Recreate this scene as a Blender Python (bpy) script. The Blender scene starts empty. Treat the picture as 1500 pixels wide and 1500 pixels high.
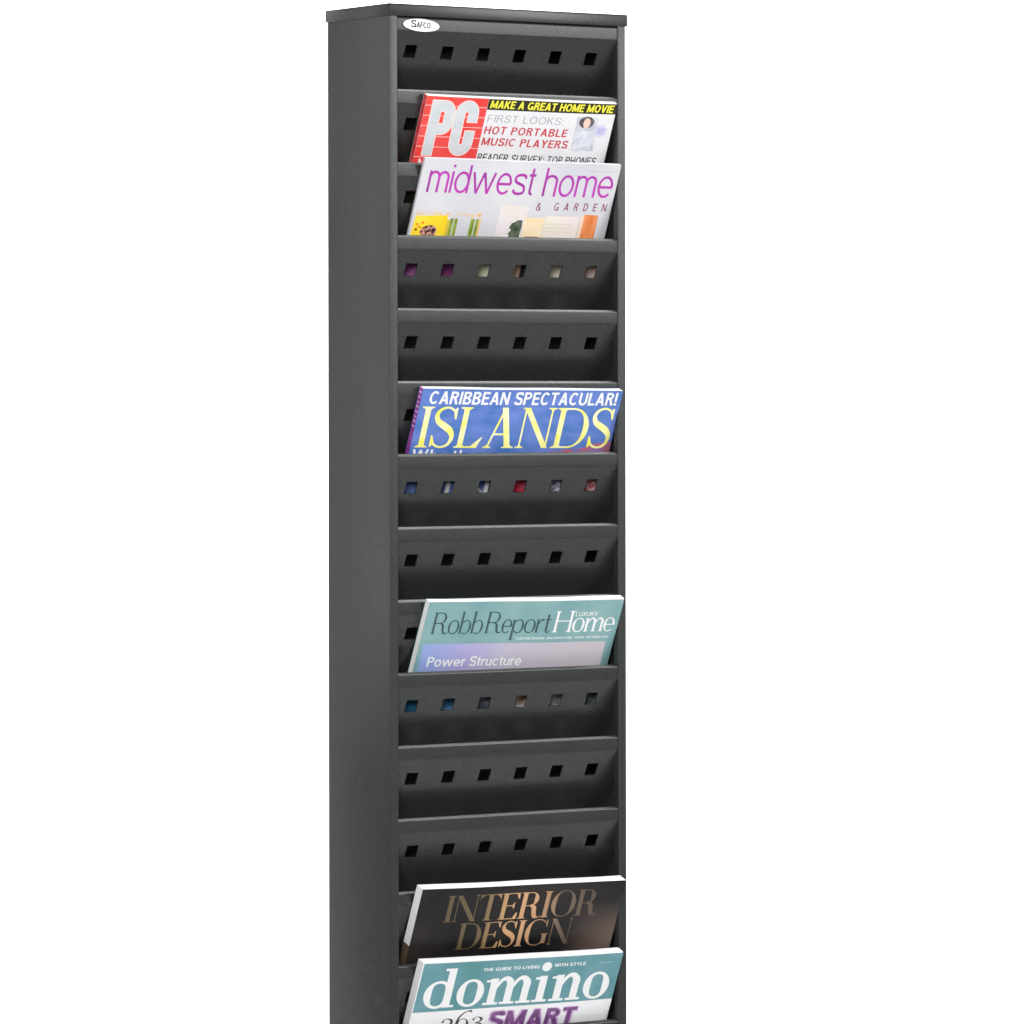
import bpy, bmesh, math, random
from math import sin, cos, tan, pi, radians as rad
from mathutils import Vector, Matrix

random.seed(7)
SC = bpy.context.scene
COL = SC.collection
MM = 0.001

# ------------------------------------------------------------------ camera
TH = rad(33.7)                      # the rack is turned this far from the lens axis
S0 = 0.602                          # mm per photo pixel at the front left corner
FPX = 7308.0                        # focal length in photo pixels
HT = 1660.0                         # height of the rack in mm
VX = Vector((sin(TH), cos(TH), 0)); RX = Vector((cos(TH), -sin(TH), 0)); UX = Vector((0, 0, 1))
cam_pos = (-FPX * S0 * VX + 178.5 * S0 * RX + Vector((0, 0, HT - 576 * S0))) * MM
cd = bpy.data.cameras.new('camera'); cam = bpy.data.objects.new('camera', cd); COL.objects.link(cam)
Rm = Matrix((RX, UX, -VX)).transposed()
cam.matrix_world = Matrix.Translation(cam_pos) @ (Rm @ Matrix.Rotation(rad(-0.09), 3, 'Z')).to_4x4()
cd.sensor_width = 36; cd.lens = 36 * FPX / 1500
cd.shift_y = -170 / 1500
cd.clip_start = 0.05; cd.clip_end = 60
SC.camera = cam

# ------------------------------------------------------------------ light
w = bpy.data.worlds.new('World'); SC.world = w; w.use_nodes = True
bgn = w.node_tree.nodes['Background']
bgn.inputs[0].default_value = (1, 1, 1, 1); bgn.inputs[1].default_value = 0.31
SC.view_settings.view_transform = 'Standard'; SC.view_settings.look = 'None'
SC.view_settings.exposure = 0; SC.view_settings.gamma = 1

def area(name, loc, target, sx, sy, watts, col=(1, 1, 1)):
    l = bpy.data.lights.new(name, 'AREA'); l.shape = 'RECTANGLE'; l.size = sx; l.size_y = sy
    l.energy = watts; l.color = col
    o = bpy.data.objects.new(name, l); COL.objects.link(o); o.location = loc
    o.rotation_euler = (Vector(target) - Vector(loc)).to_track_quat('-Z', 'Y').to_euler()
    return o
ctr = Vector((0.12, 0, 1.2))
area('overhead_softbox', (1.15, 0.25, 2.75), (1.0, 0.2, 1.2), 1.3, 1.6, 74)
area('key_softbox', ctr + Vector((1.35, -1.9, 1.05)), ctr + Vector((0, 0, 0.3)), 1.2, 1.5, 9)
area('front_softbox', ctr + Vector((-0.62, -0.75, 0.235)) * 2.9, ctr - Vector((0, 0, 0.12)), 0.9, 0.8, 13.5)
area('added_left_light', (-0.38, 0.48, 1.75), (0.0, 0.0, 1.7), 0.22, 1.5, 1.15)  # added unseen lamp, brightens the side panel towards its front and top
SC.objects['key_softbox'].data.spread = rad(85)      # spread of both lamps narrowed to keep their light off the floor
SC.objects['front_softbox'].data.spread = rad(80)
bl = area('backdrop_light', (0.8, 0.8, 3.6), (1.6, 2.8, 1.2), 2.4, 0.8, 260)
bl.data.spread = rad(100)
SC.cycles.max_bounces = 8

# ------------------------------------------------------------------ materials
def mat(name, col, rough=0.5, metal=0.0, spec=0.5, coat=0.0):
    m = bpy.data.materials.new(name); m.use_nodes = True
    b = m.node_tree.nodes['Principled BSDF']
    b.inputs['Base Color'].default_value = (*col, 1); b.inputs['Roughness'].default_value = rough
    b.inputs['Metallic'].default_value = metal; b.inputs['Specular IOR Level'].default_value = spec
    b.inputs['Coat Weight'].default_value = coat; b.inputs['Coat Roughness'].default_value = 0.15
    return m
def nd(m, t, **kw):
    n = m.node_tree.nodes.new(t)
    for k, v in kw.items(): setattr(n, k, v)
    return n
def lk(m, a, b): m.node_tree.links.new(a, b)
def srgb(r, g, b):
    f = lambda c: (c / 255 / 12.92) if c <= 10 else ((c / 255 + 0.055) / 1.055) ** 2.4
    return (f(r), f(g), f(b))

def paint_mat():
    m = mat('powder_coated_steel', (0.02, 0.021, 0.021), 0.32, 0, 0.5)
    b = m.node_tree.nodes['Principled BSDF']
    tc = nd(m, 'ShaderNodeTexCoord')
    n1 = nd(m, 'ShaderNodeTexNoise'); n1.inputs['Scale'].default_value = 560; n1.inputs['Detail'].default_value = 3; n1.inputs['Lacunarity'].default_value = 2.37; n1.inputs['Distortion'].default_value = 0.8
    n2 = nd(m, 'ShaderNodeTexNoise'); n2.inputs['Scale'].default_value = 9; n2.inputs['Detail'].default_value = 4
    bp = nd(m, 'ShaderNodeBump'); bp.inputs['Strength'].default_value = 0.45; bp.inputs['Distance'].default_value = 0.0003
    mp = nd(m, 'ShaderNodeMapping'); mp.inputs['Location'].default_value = (0.1371, 0.2113, 0.0937); mp.inputs['Rotation'].default_value = (0.4, 0.7, 0.3)
    oi = nd(m, 'ShaderNodeObjectInfo'); va = nd(m, 'ShaderNodeVectorMath', operation='ADD')
    lk(m, tc.outputs['Object'], va.inputs[0]); lk(m, oi.outputs['Random'], va.inputs[1]); lk(m, va.outputs['Vector'], mp.inputs['Vector']); lk(m, mp.outputs['Vector'], n1.inputs['Vector']); lk(m, mp.outputs['Vector'], n2.inputs['Vector'])
    lk(m, n1.outputs['Fac'], bp.inputs['Height']); lk(m, bp.outputs['Normal'], b.inputs['Normal'])
    mr = nd(m, 'ShaderNodeMapRange'); mr.inputs['From Min'].default_value = 0.3; mr.inputs['From Max'].default_value = 0.7
    mr.inputs['To Min'].default_value = 0.26; mr.inputs['To Max'].default_value = 0.34
    lk(m, n2.outputs['Fac'], mr.inputs['Value']); lk(m, mr.outputs['Result'], b.inputs['Roughness'])
    cr = nd(m, 'ShaderNodeValToRGB')
    cr.color_ramp.elements[0].position = 0.35; cr.color_ramp.elements[0].color = (0.021, 0.0232, 0.0226, 1)
    cr.color_ramp.elements[1].position = 0.72; cr.color_ramp.elements[1].color = (0.034, 0.0372, 0.0362, 1)
    lk(m, n1.outputs['Fac'], cr.inputs['Fac']); lk(m, cr.outputs['Color'], b.inputs['Base Color'])
    return m
PAINT = paint_mat()
M = {}
def flat(name, col, rough=0.32, coat=0.0, spec=0.4):
    M[name] = mat(name, col, rough, 0, spec, coat); return M[name]

# grain: every printed ink gets a little uneven mottling so that it does not look like plain plastic
def mottled(name, col, col2, scale=60, rough=0.3, detail=6, lo=0.35, hi=0.65, stretch=(1, 1, 1)):
    m = mat(name, col, rough, 0, 0.4); b = m.node_tree.nodes['Principled BSDF']
    tc = nd(m, 'ShaderNodeTexCoord'); mp = nd(m, 'ShaderNodeMapping'); mp.inputs['Scale'].default_value = stretch
    n = nd(m, 'ShaderNodeTexNoise'); n.inputs['Scale'].default_value = scale; n.inputs['Detail'].default_value = detail
    cr = nd(m, 'ShaderNodeValToRGB')
    cr.color_ramp.elements[0].position = lo; cr.color_ramp.elements[0].color = (*col, 1)
    cr.color_ramp.elements[1].position = hi; cr.color_ramp.elements[1].color = (*col2, 1)
    lk(m, tc.outputs['Object'], mp.inputs['Vector']); lk(m, mp.outputs['Vector'], n.inputs['Vector'])
    lk(m, n.outputs['Fac'], cr.inputs['Fac']); lk(m, cr.outputs['Color'], b.inputs['Base Color'])
    M[name] = m; return m

def pages_mat():
    m = mat('page_block', (0.86, 0.86, 0.85), 0.6); b = m.node_tree.nodes['Principled BSDF']
    tc = nd(m, 'ShaderNodeTexCoord'); mp = nd(m, 'ShaderNodeMapping'); mp.inputs['Scale'].default_value = (6, 6, 1300)
    n = nd(m, 'ShaderNodeTexNoise'); n.inputs['Scale'].default_value = 1.0; n.inputs['Detail'].default_value = 3
    cr = nd(m, 'ShaderNodeValToRGB')
    cr.color_ramp.elements[0].position = 0.3; cr.color_ramp.elements[0].color = (0.70, 0.70, 0.69, 1)
    cr.color_ramp.elements[1].position = 0.55; cr.color_ramp.elements[1].color = (0.90, 0.90, 0.89, 1)
    lk(m, tc.outputs['Object'], mp.inputs['Vector']); lk(m, mp.outputs['Vector'], n.inputs['Vector'])
    lk(m, n.outputs['Fac'], cr.inputs['Fac']); lk(m, cr.outputs['Color'], b.inputs['Base Color'])
    return m
PAGES = pages_mat()

# ------------------------------------------------------------------ mesh helpers (all input in mm)
def link(name, bm, m, parent=None, smooth=False, ang=35):
    me = bpy.data.meshes.new(name)
    bmesh.ops.recalc_face_normals(bm, faces=bm.faces) if smooth != 'keep' else None
    bm.to_mesh(me); bm.free()
    for mm_ in (m if isinstance(m, (list, tuple)) else [m]): me.materials.append(mm_)
    if smooth is True:
        me.polygons.foreach_set('use_smooth', [True] * len(me.polygons))
        me.set_sharp_from_angle(angle=rad(ang))
    o = bpy.data.objects.new(name, me); COL.objects.link(o)
    if parent: o.parent = parent
    return o
def box(bm, x0, y0, z0, x1, y1, z1, bevel=0):
    r = bmesh.ops.create_cube(bm, size=1.0)
    for v in r['verts']:
        v.co = Vector((x0 + (v.co.x + .5) * (x1 - x0), y0 + (v.co.y + .5) * (y1 - y0), z0 + (v.co.z + .5) * (z1 - z0))) * MM
    if bevel:
        es = list({e for v in r['verts'] for e in v.link_edges})
        bmesh.ops.bevel(bm, geom=es, offset=bevel * MM, segments=2, affect='EDGES', profile=0.5)
def thing(name, label, cat, group=None):
    o = bpy.data.objects.new(name, None); COL.objects.link(o); o.empty_display_size = 0.05
    o['label'] = label; o['category'] = cat
    if group: o['group'] = group
    return o

# ------------------------------------------------------------------ the setting: a white seamless sweep
def sweep():
    bm = bmesh.new()
    prof = [(-4.2, 0), (0.6, 0)]
    for i in range(1, 13):
        a = i / 12 * pi / 2; prof.append((0.6 + 1.4 * sin(a), 1.4 - 1.4 * cos(a)))
    prof.append((2.0, 4.6))
    rows = []
    for d, z in prof:
        rows.append([bm.verts.new(VX * d + RX * s_ + UX * z) for s_ in (-4.5, 0, 4.5)])
    for a, b in zip(rows, rows[1:]):
        for i in range(2): bm.faces.new((a[i], a[i + 1], b[i + 1], b[i]))
    m = mat('white_sweep_paper', (0.52, 0.52, 0.52), 0.75, 0, 0.2)
    o = link('backdrop', bm, m, None, True, 60); o['kind'] = 'structure'
sweep()

# ------------------------------------------------------------------ the rack
W, D, PITCH = 254.0, 105.0, 64.5
SL = rad(23.5)
def lip(n): return HT - 12.04 - (n - 1) * PITCH
rack = thing('magazine_rack', 'tall narrow black steel rack with slanted pockets and a white oval badge', 'magazine rack')
BZ = 30.0
NP = 23

def fold(name, prof, z0, z1, parent, th=1.0, segs=1):
    """a folded steel sheet: a plan profile (outer line) extruded upwards, given real thickness"""
    bm = bmesh.new(); rows = []
    for k in range(segs + 1):
        z = z0 + (z1 - z0) * k / segs
        rows.append([bm.verts.new(Vector((x, y, z)) * MM) for x, y in prof])
    for a, b in zip(rows, rows[1:]):
        for i in range(len(prof) - 1): bm.faces.new((a[i], a[i + 1], b[i + 1], b[i]))
    bmesh.ops.recalc_face_normals(bm, faces=bm.faces)
    bmesh.ops.solidify(bm, geom=bm.faces[:], thickness=th * MM)
    return link(name, bm, PAINT, parent, True, 30)
def rounded(pts, r=1.6, n=5):
    out = [pts[0]]
    for a, b, c in zip(pts, pts[1:], pts[2:]):
        a, b, c = Vector(a), Vector(b), Vector(c)
        d1 = (a - b).normalized(); d2 = (c - b).normalized()
        p0, p1 = b + d1 * r, b + d2 * r
        for i in range(n + 1):
            t = i / n; out.append(tuple((1 - t) ** 2 * p0 + 2 * t * (1 - t) * b + t * t * p1))
    out.append(pts[-1]); return out
T1 = 1.0
# outer line of the left side: back return, side, front stile, stile return
left = rounded([(14, D), (0, D), (0, 0), (8.7, 0), (8.7, 7)], 1.3)
fold('side_panel', left, BZ, HT - 0.9, rack)
right = rounded([(W - 14, D), (W, D), (W, 0), (W - 8.7, 0), (W - 8.7, 7)], 1.3)
fold('side_panel', right, BZ, HT - 0.9, rack)
bm = bmesh.new(); box(bm, 1.2, D - 2.4, BZ, W - 1.2, D - 1.3, HT - 3); link('back_panel', bm, PAINT, rack)

# cap: top sheet with three-sided skirt, corner seams left open as in a folded lid
bm = bmesh.new()
o_ = 1.3
box(bm, -o_, -o_, HT - 1.1, W + o_, D + o_, HT, 0.5)
box(bm, -o_ + 0.5, -o_, HT - 10.9, W + o_, -o_ + 1.0, HT - 1.15, 0.25)
box(bm, -o_, -o_ + 0.9, HT - 10.9, -o_ + 1.0, D + o_, HT - 1.15, 0.25)
box(bm, W + o_ - 1.0, -o_ + 1.1, HT - 10.9, W + o_, D + o_, HT - 1.15, 0.25)
box(bm, -o_ + 1.1, D + o_ - 1.0, HT - 10.9, W + o_ - 1.1, D + o_, HT - 1.15, 0.25)
link('top_cap', bm, PAINT, rack, True, 40)
bm = bmesh.new()
box(bm, -2, -2, 0, W + 2, D + 2, BZ - 0.3, 1.2)
link('base_plinth', bm, PAINT, rack, True, 40)

def panel_mesh():
    """one pocket front: hemmed lip, short upright flange, long slanted sheet with six square holes"""
    prof = []                                      # (y, z) of the outer (front) line, z measured down from the lip top
    prof += [(4.6, -8.0), (4.6, -0.9), (4.2, -0.25), (3.6, 0.0), (2.45, 0.0), (2.25, -0.08)]
    prof += [(1.27, -1.22), (1.2, -1.42), (1.2, -10.4)]      # cut-back fold edge, then the upright flange
    for k in range(1, 5):                          # soft bend into the slant
        a = rad(26) * k / 4; y, z = prof[-1]; prof.append((y + 0.55 * tan(a), z - 0.55))
    def run(dz, ang):
        y, z = prof[-1]; prof.append((y + (z - dz) * tan(rad(ang)), dz))
    run(-23.0, 26); hole_row = len(prof) - 1; run(-34.2, 26); run(-37.0, 27)
    for dz, an in ((-41, 29.5), (-45, 32), (-50, 34), (-58, 36), (-66, 35), (-74, 28), (-90, 22), (-125, 20)): run(dz, an)
    xs = [1.5]; holes = []
    for i in range(6):
        c = 27.8 + 38.78 * i
        holes.append(len(xs)); xs += [c - 6.15, c + 6.15]
    xs.append(W - 1.5)
    bm = bmesh.new()
    rows = [[bm.verts.new(Vector((x, y, z)) * MM) for x in xs] for y, z in prof]
    for j in range(len(rows) - 1):
        for i in range(len(xs) - 1):
            if j == hole_row and i in holes: continue
            bm.faces.new((rows[j][i], rows[j][i + 1], rows[j + 1][i + 1], rows[j + 1][i]))
    bm.normal_update()
    for f in bm.faces:
        pass
    bmesh.ops.solidify(bm, geom=bm.faces[:], thickness=1.3 * MM)
    return bm
p0 = link('pocket_panel', panel_mesh(), PAINT, rack, True, 10)
# the solidify direction is checked: the front line must stay the outermost surface
mn = min(v.co.y for v in p0.data.vertices)
if mn < 0.6 * MM:
    for v in p0.data.vertices: v.co.y += (1.2 * MM - mn)
panels = [p0]
for n in range(2, NP + 1):
    q = p0.copy(); COL.objects.link(q); q.parent = rack; panels.append(q)
for n, q in enumerate(panels, 1):
    q.location = (0, 0, lip(n) * MM)
    q.rotation_euler = (0, rad(random.uniform(-0.06, 0.06)), 0)
    if n * PITCH > 1400: pass

# ------------------------------------------------------------------ lettering
def catmull(P, n=8):
    out = []
    Q = [P[0]] + list(P) + [P[-1]]
    for i in range(1, len(Q) - 2):
        a, b, c, d = Q[i - 1], Q[i], Q[i + 1], Q[i + 2]
        for k in range(n):
            t = k / n
            out.append(tuple(0.5 * (2 * b[j] + (c[j] - a[j]) * t + (2 * a[j] - 5 * b[j] + 4 * c[j] - d[j]) * t * t
                                    + (-a[j] + 3 * b[j] - 3 * c[j] + d[j]) * t ** 3) for j in range(3)))
    out.append(tuple(P[-1])); return out
def ribbon(P):
    """P: list of (x, y, width) -> list of quads"""
    L = []
    for i, (x, y, wd) in enumerate(P):
        a = P[max(i - 1, 0)]; b = P[min(i + 1, len(P) - 1)]
        dx, dy = b[0] - a[0], b[1] - a[1]; l = math.hypot(dx, dy) or 1
        nx, ny = -dy / l * wd / 2, dx / l * wd / 2
        L.append(((x + nx, y + ny), (x - nx, y - ny)))
    return [[a[0], a[1], b[1], b[0]] for a, b in zip(L, L[1:])]
def poly(*p): return [[list(q) for q in p]]
def ell(cx, cy, rx, ry, T, t, a0=0, a1=360, n=36, tilt=0):
    """ring whose outer edge is the ellipse; thick T at the sides, thin t at top and bottom"""
    P = []; k = max(6, int(n * abs(a1 - a0) / 360))
    q = []
    for i in range(k + 1):
        a = rad(a0 + (a1 - a0) * i / k)
        ca, sa = cos(a), sin(a)
        ct = abs(cos(a - rad(tilt)))
        wd = t + (T - t) * ct ** 1.5
        q.append(((cx + rx * ca, cy + ry * sa), (cx + (rx - wd) * ca if abs(ca) > 1e-6 else cx, cy + (ry - (t + (wd - t) * 0.0 + 0)) * sa)))
    for i in range(k):
        a, b = q[i], q[i + 1]
        P.append([a[0], a[1], b[1], b[0]])
    return P
def bar(x0, y0, x1, y1, wx):
    """straight stroke with horizontally cut ends, wx wide measured horizontally"""
    h = wx / 2
    return [[(x0 - h, y0), (x0 + h, y0), (x1 + h, y1), (x1 - h, y1)]]
def hbar(x0, x1, y, t): return [[(x0, y - t / 2), (x1, y - t / 2), (x1, y + t / 2), (x0, y + t / 2)]]
def curve(pts): return ribbon(catmull(pts))

def glyphs(T, t, s, st, xh=0.66):
    """a small book-hand serif alphabet; T thick stroke, t hairline, s serif reach, st serif height. cap height 1"""
    G = {}
    def serif(cx, y, up, wid=T, reach=s):
        # bracketed slab at y; up=+1 sits on the baseline, -1 hangs from the top
        h = wid / 2
        return [[(cx - h - reach, y), (cx + h + reach, y), (cx + h + reach, y + up * st), (cx - h - reach, y + up * st)],
                [(cx - h - reach * .55, y + up * st), (cx + h + reach * .55, y + up * st), (cx + h, y + up * (st + s * .5)), (cx - h, y + up * (st + s * .5))]]
    def stem(cx, y0, y1, wid=T, bs=True, ts=True):
        r = [bar(cx, y0, cx, y1, wid)]
        if bs: r.append(serif(cx, y0, 1, wid))
        if ts: r.append(serif(cx, y1, -1, wid))
        return r
    G['I'] = (2 * s + T, stem(s + T / 2, 0, 1))
    x = s + t / 2
    N2 = x + 0.66 + T * .3
    G['N'] = (N2 + s + t / 2, stem(x, 0, 1, t, True, False) + stem(N2, 0, 1, t, False, True)
              + [bar(x + T * .15, 1, N2 - T * .12, 0, T * 1.12)] + [[[(x - s * 1.0, 1), (x + T * .5, 1), (x + T * .4, 1 - st), (x - s * 1.0, 1 - st)]]])
    wT = 0.78
    G['T'] = (wT, stem(wT / 2, 0, 1, T, True, False) + [hbar(0, wT, 1 - t / 2, t),
              [[(0, 1), (t * .8, 1), (t * .3, .76), (-t * .2, .76)]], [[(wT, 1), (wT - t * .8, 1), (wT - t * .3, .76), (wT + t * .2, .76)]],
              [[(t * .4, 1 - t), (.16, 1 - t), (t * .4, .84)]], [[(wT - t * .4, 1 - t), (wT - .16, 1 - t), (wT - t * .4, .84)]]])
    x = s + T / 2
    def arms(w_):
        return [hbar(x, w_, 1 - t / 2, t), hbar(x, w_, t / 2, t),
                [[(w_, 0), (w_ + .03, .24), (w_ - .03, .24), (w_ - .14, t)]], [[(w_ - .02, 1), (w_, .78), (w_ - .05, .78), (w_ - .14, 1 - t)]]]
    G['E'] = (0.72, stem(x, 0, 1) + arms(.69) + [hbar(x, .52, .52, t), [[(.52, .40), (.545, .40), (.545, .64), (.52, .64), (.46, .52)]]])
    G['L'] = (0.68, stem(x, 0, 1) + [hbar(x, .60, t / 2, t), [[(.58, 0), (.70, .27), (.675, .27), (.42, t * .9), (.42, 0)]]])
    G['D'] = (0.92, stem(x, 0, 1) + [hbar(x, .42, 1 - t / 2, t), hbar(x, .42, t / 2, t), ell(.42, .5, .49, .5, T * 1.05, t, -90, 90)])
    G['P'] = (0.70, stem(x, 0, 1) + [hbar(x, .38, 1 - t / 2, t), hbar(x, .38, .46 + t / 2, t), ell(.38, .73, .30, .27, T, t, -90, 90)])
    G['R'] = (0.86, stem(x, 0, 1) + [hbar(x, .38, 1 - t / 2, t), hbar(x, .42, .47 + t / 2, t), ell(.38, .735, .31, .265, T, t, -90, 90),
              curve([(.42, .50, T * .5), (.56, .40, T), (.60, .22, T), (.66, .06, T * .9), (.80, .02, t), (.88, .08, t)])])
    G['H'] = (0.95, stem(x, 0, 1) + stem(.95 - s - T / 2, 0, 1) + [hbar(x, .95 - s - T / 2, .53, t)])
    G['O'] = (0.94, [ell(.47, .5, .47, .51, T * 1.1, t, tilt=0)])
    G['G'] = (0.94, [ell(.47, .5, .47, .51, T * 1.1, t, 52, 318)] + [bar(.80, .06, .80, .42, T), serif(.80, .44, -1, T, s * .8),
              [[(.76, .86), (.81, .70), (.835, .70), (.835, .98), (.80, .98)]]])
    G['S'] = (0.62, [curve([(.545, .74, t), (.50, .90, t * 1.2), (.33, .985, t * 1.1), (.15, .93, t * 1.6), (.075, .79, T * .75), (.14, .64, T * .95),
                            (.31, .53, T * 1.12), (.47, .42, T * 1.08), (.55, .27, T * .8), (.49, .09, t * 1.7), (.31, .015, t * 1.1), (.12, .09, t * 1.3), (.045, .28, t)]),
                     [[(.53, .98), (.57, .98), (.575, .70), (.545, .70), (.49, .86)]], [[(.02, .02), (.06, .02), (.12, .14), (.055, .30), (.02, .30)]]])
    G['A'] = (0.86, [bar(.15, 0, .45, 1, t * 1.2), bar(.69, 0, .43, 1, T * 1.12), hbar(.25, .62, .34, t)] + [serif(.15, 0, 1, t), serif(.69, 0, 1, T)])
    # lower case
    b_ = s * .75
    def lstem(cx, y0, y1, ts=True, bs=True, wid=T):
        r = [bar(cx, y0, cx, y1, wid)]
        if ts: r.append([[(cx + wid / 2, y1), (cx - wid / 2 - b_ * 1.2, y1 - st * .6), (cx - wid / 2 - b_ * 1.2, y1 - st * 1.5), (cx + wid / 2, y1 - st * 1.5)]])
        if bs: r.append([[(cx - wid / 2 - b_, y0), (cx + wid / 2 + b_, y0), (cx + wid / 2 + b_, y0 + st), (cx - wid / 2 - b_, y0 + st)]])
        return r
    h = xh / 2
    G['o'] = (0.60, [ell(.30, h, .30, h + .02, T, t)])
    G['b'] = (0.64, lstem(b_ + T / 2, .0, 1.04, True, False) + [ell(.35, h, .28, h + .02, T, t, -125, 140)])
    G['d'] = (0.70, [ell(.31, h, .31, h + .02, T, t, 20, 340), bar(.62 - T / 2, 0, .62 - T / 2, 1.04, T)] +
              [[[(.62, 1.04), (.62 - T - b_, 1.04), (.62 - T - b_, 1.04 - st), (.62, 1.04 - st)]], [[(.62 - T, 0), (.62 + b_ * 1.2, 0), (.62 + b_ * 1.2, st), (.62 - T, st)]]])
    G['p'] = (0.66, lstem(b_ + T / 2, -.33, xh, True, True) + [ell(.36, h, .28, h + .02, T, t, -140, 140)])
    G['e'] = (0.52, [ell(.27, h, .27, h + .02, T, t, 0, 312), hbar(.06, .53, h + .0, t)])
    G['r'] = (0.46, lstem(b_ + T / 2, 0, xh) + [curve([(b_ + T, xh * .66, t), (b_ + T + .09, xh * .93, t * 1.4), (b_ + T + .19, xh * .97, T * .8), (b_ + T + .24, xh * .88, T * .7)])])
    G['t'] = (0.36, [bar(.14, .10, .14, xh + .22, T), hbar(0, .33, xh - t / 2, t), curve([(.14, .16, T), (.17, .04, T * .8), (.25, .0, t), (.34, .07, t)])])
    def arch(x0, x1):
        return [curve([(x0, xh * .62, t), (x0 + (x1 - x0) * .35, xh * .92, t * 1.2), (x0 + (x1 - x0) * .72, xh * .975, T * .75), (x1 + T * .0, xh * .80, T), (x1, xh * .6, T)]),
                bar(x1, 0, x1, xh * .64, T), [[(x1 - T / 2 - b_, 0), (x1 + T / 2 + b_, 0), (x1 + T / 2 + b_, st), (x1 - T / 2 - b_, st)]]]
    x = b_ + T / 2
    G['n'] = (x + .38 + T / 2 + b_, lstem(x, 0, xh) + arch(x + T * .3, x + .38))
    G['m'] = (x + .74 + T / 2 + b_, lstem(x, 0, xh) + arch(x + T * .3, x + .37) + arch(x + .37 + T * .3, x + .74))
    G['i'] = (2 * b_ + T + .02, lstem(x, 0, xh))
    G['2'] = (0.5, [curve([(.05, .48, T), (.10, .62, t), (.25, .66, t * 1.3), (.40, .56, T), (.38, .38, T * .8), (.20, .16, t), (.04, .03, t)]), hbar(.03, .46, T * .4, T * .8)])
    G['6'] = (0.58, [ell(.29, .31, .26, .33, T, t), curve([(.05, .34, T * .8), (.10, .66, T * .8), (.26, .90, t * 1.6), (.42, 1.0, t * 1.4), (.53, 1.0, T * .9), (.55, .94, T * .7)])])
    G['3'] = (0.5, [curve([(.06, .52, T), (.12, .64, t), (.26, .67, t), (.40, .57, T), (.34, .44, T * .5), (.18, .38, t)]),
                    curve([(.18, .38, t), (.38, .34, T * .6), (.44, .16, T), (.36, -.06, T * .7), (.16, -.18, t), (.04, -.12, T)])])
    G[' '] = (0.3, [])
    return G

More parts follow.
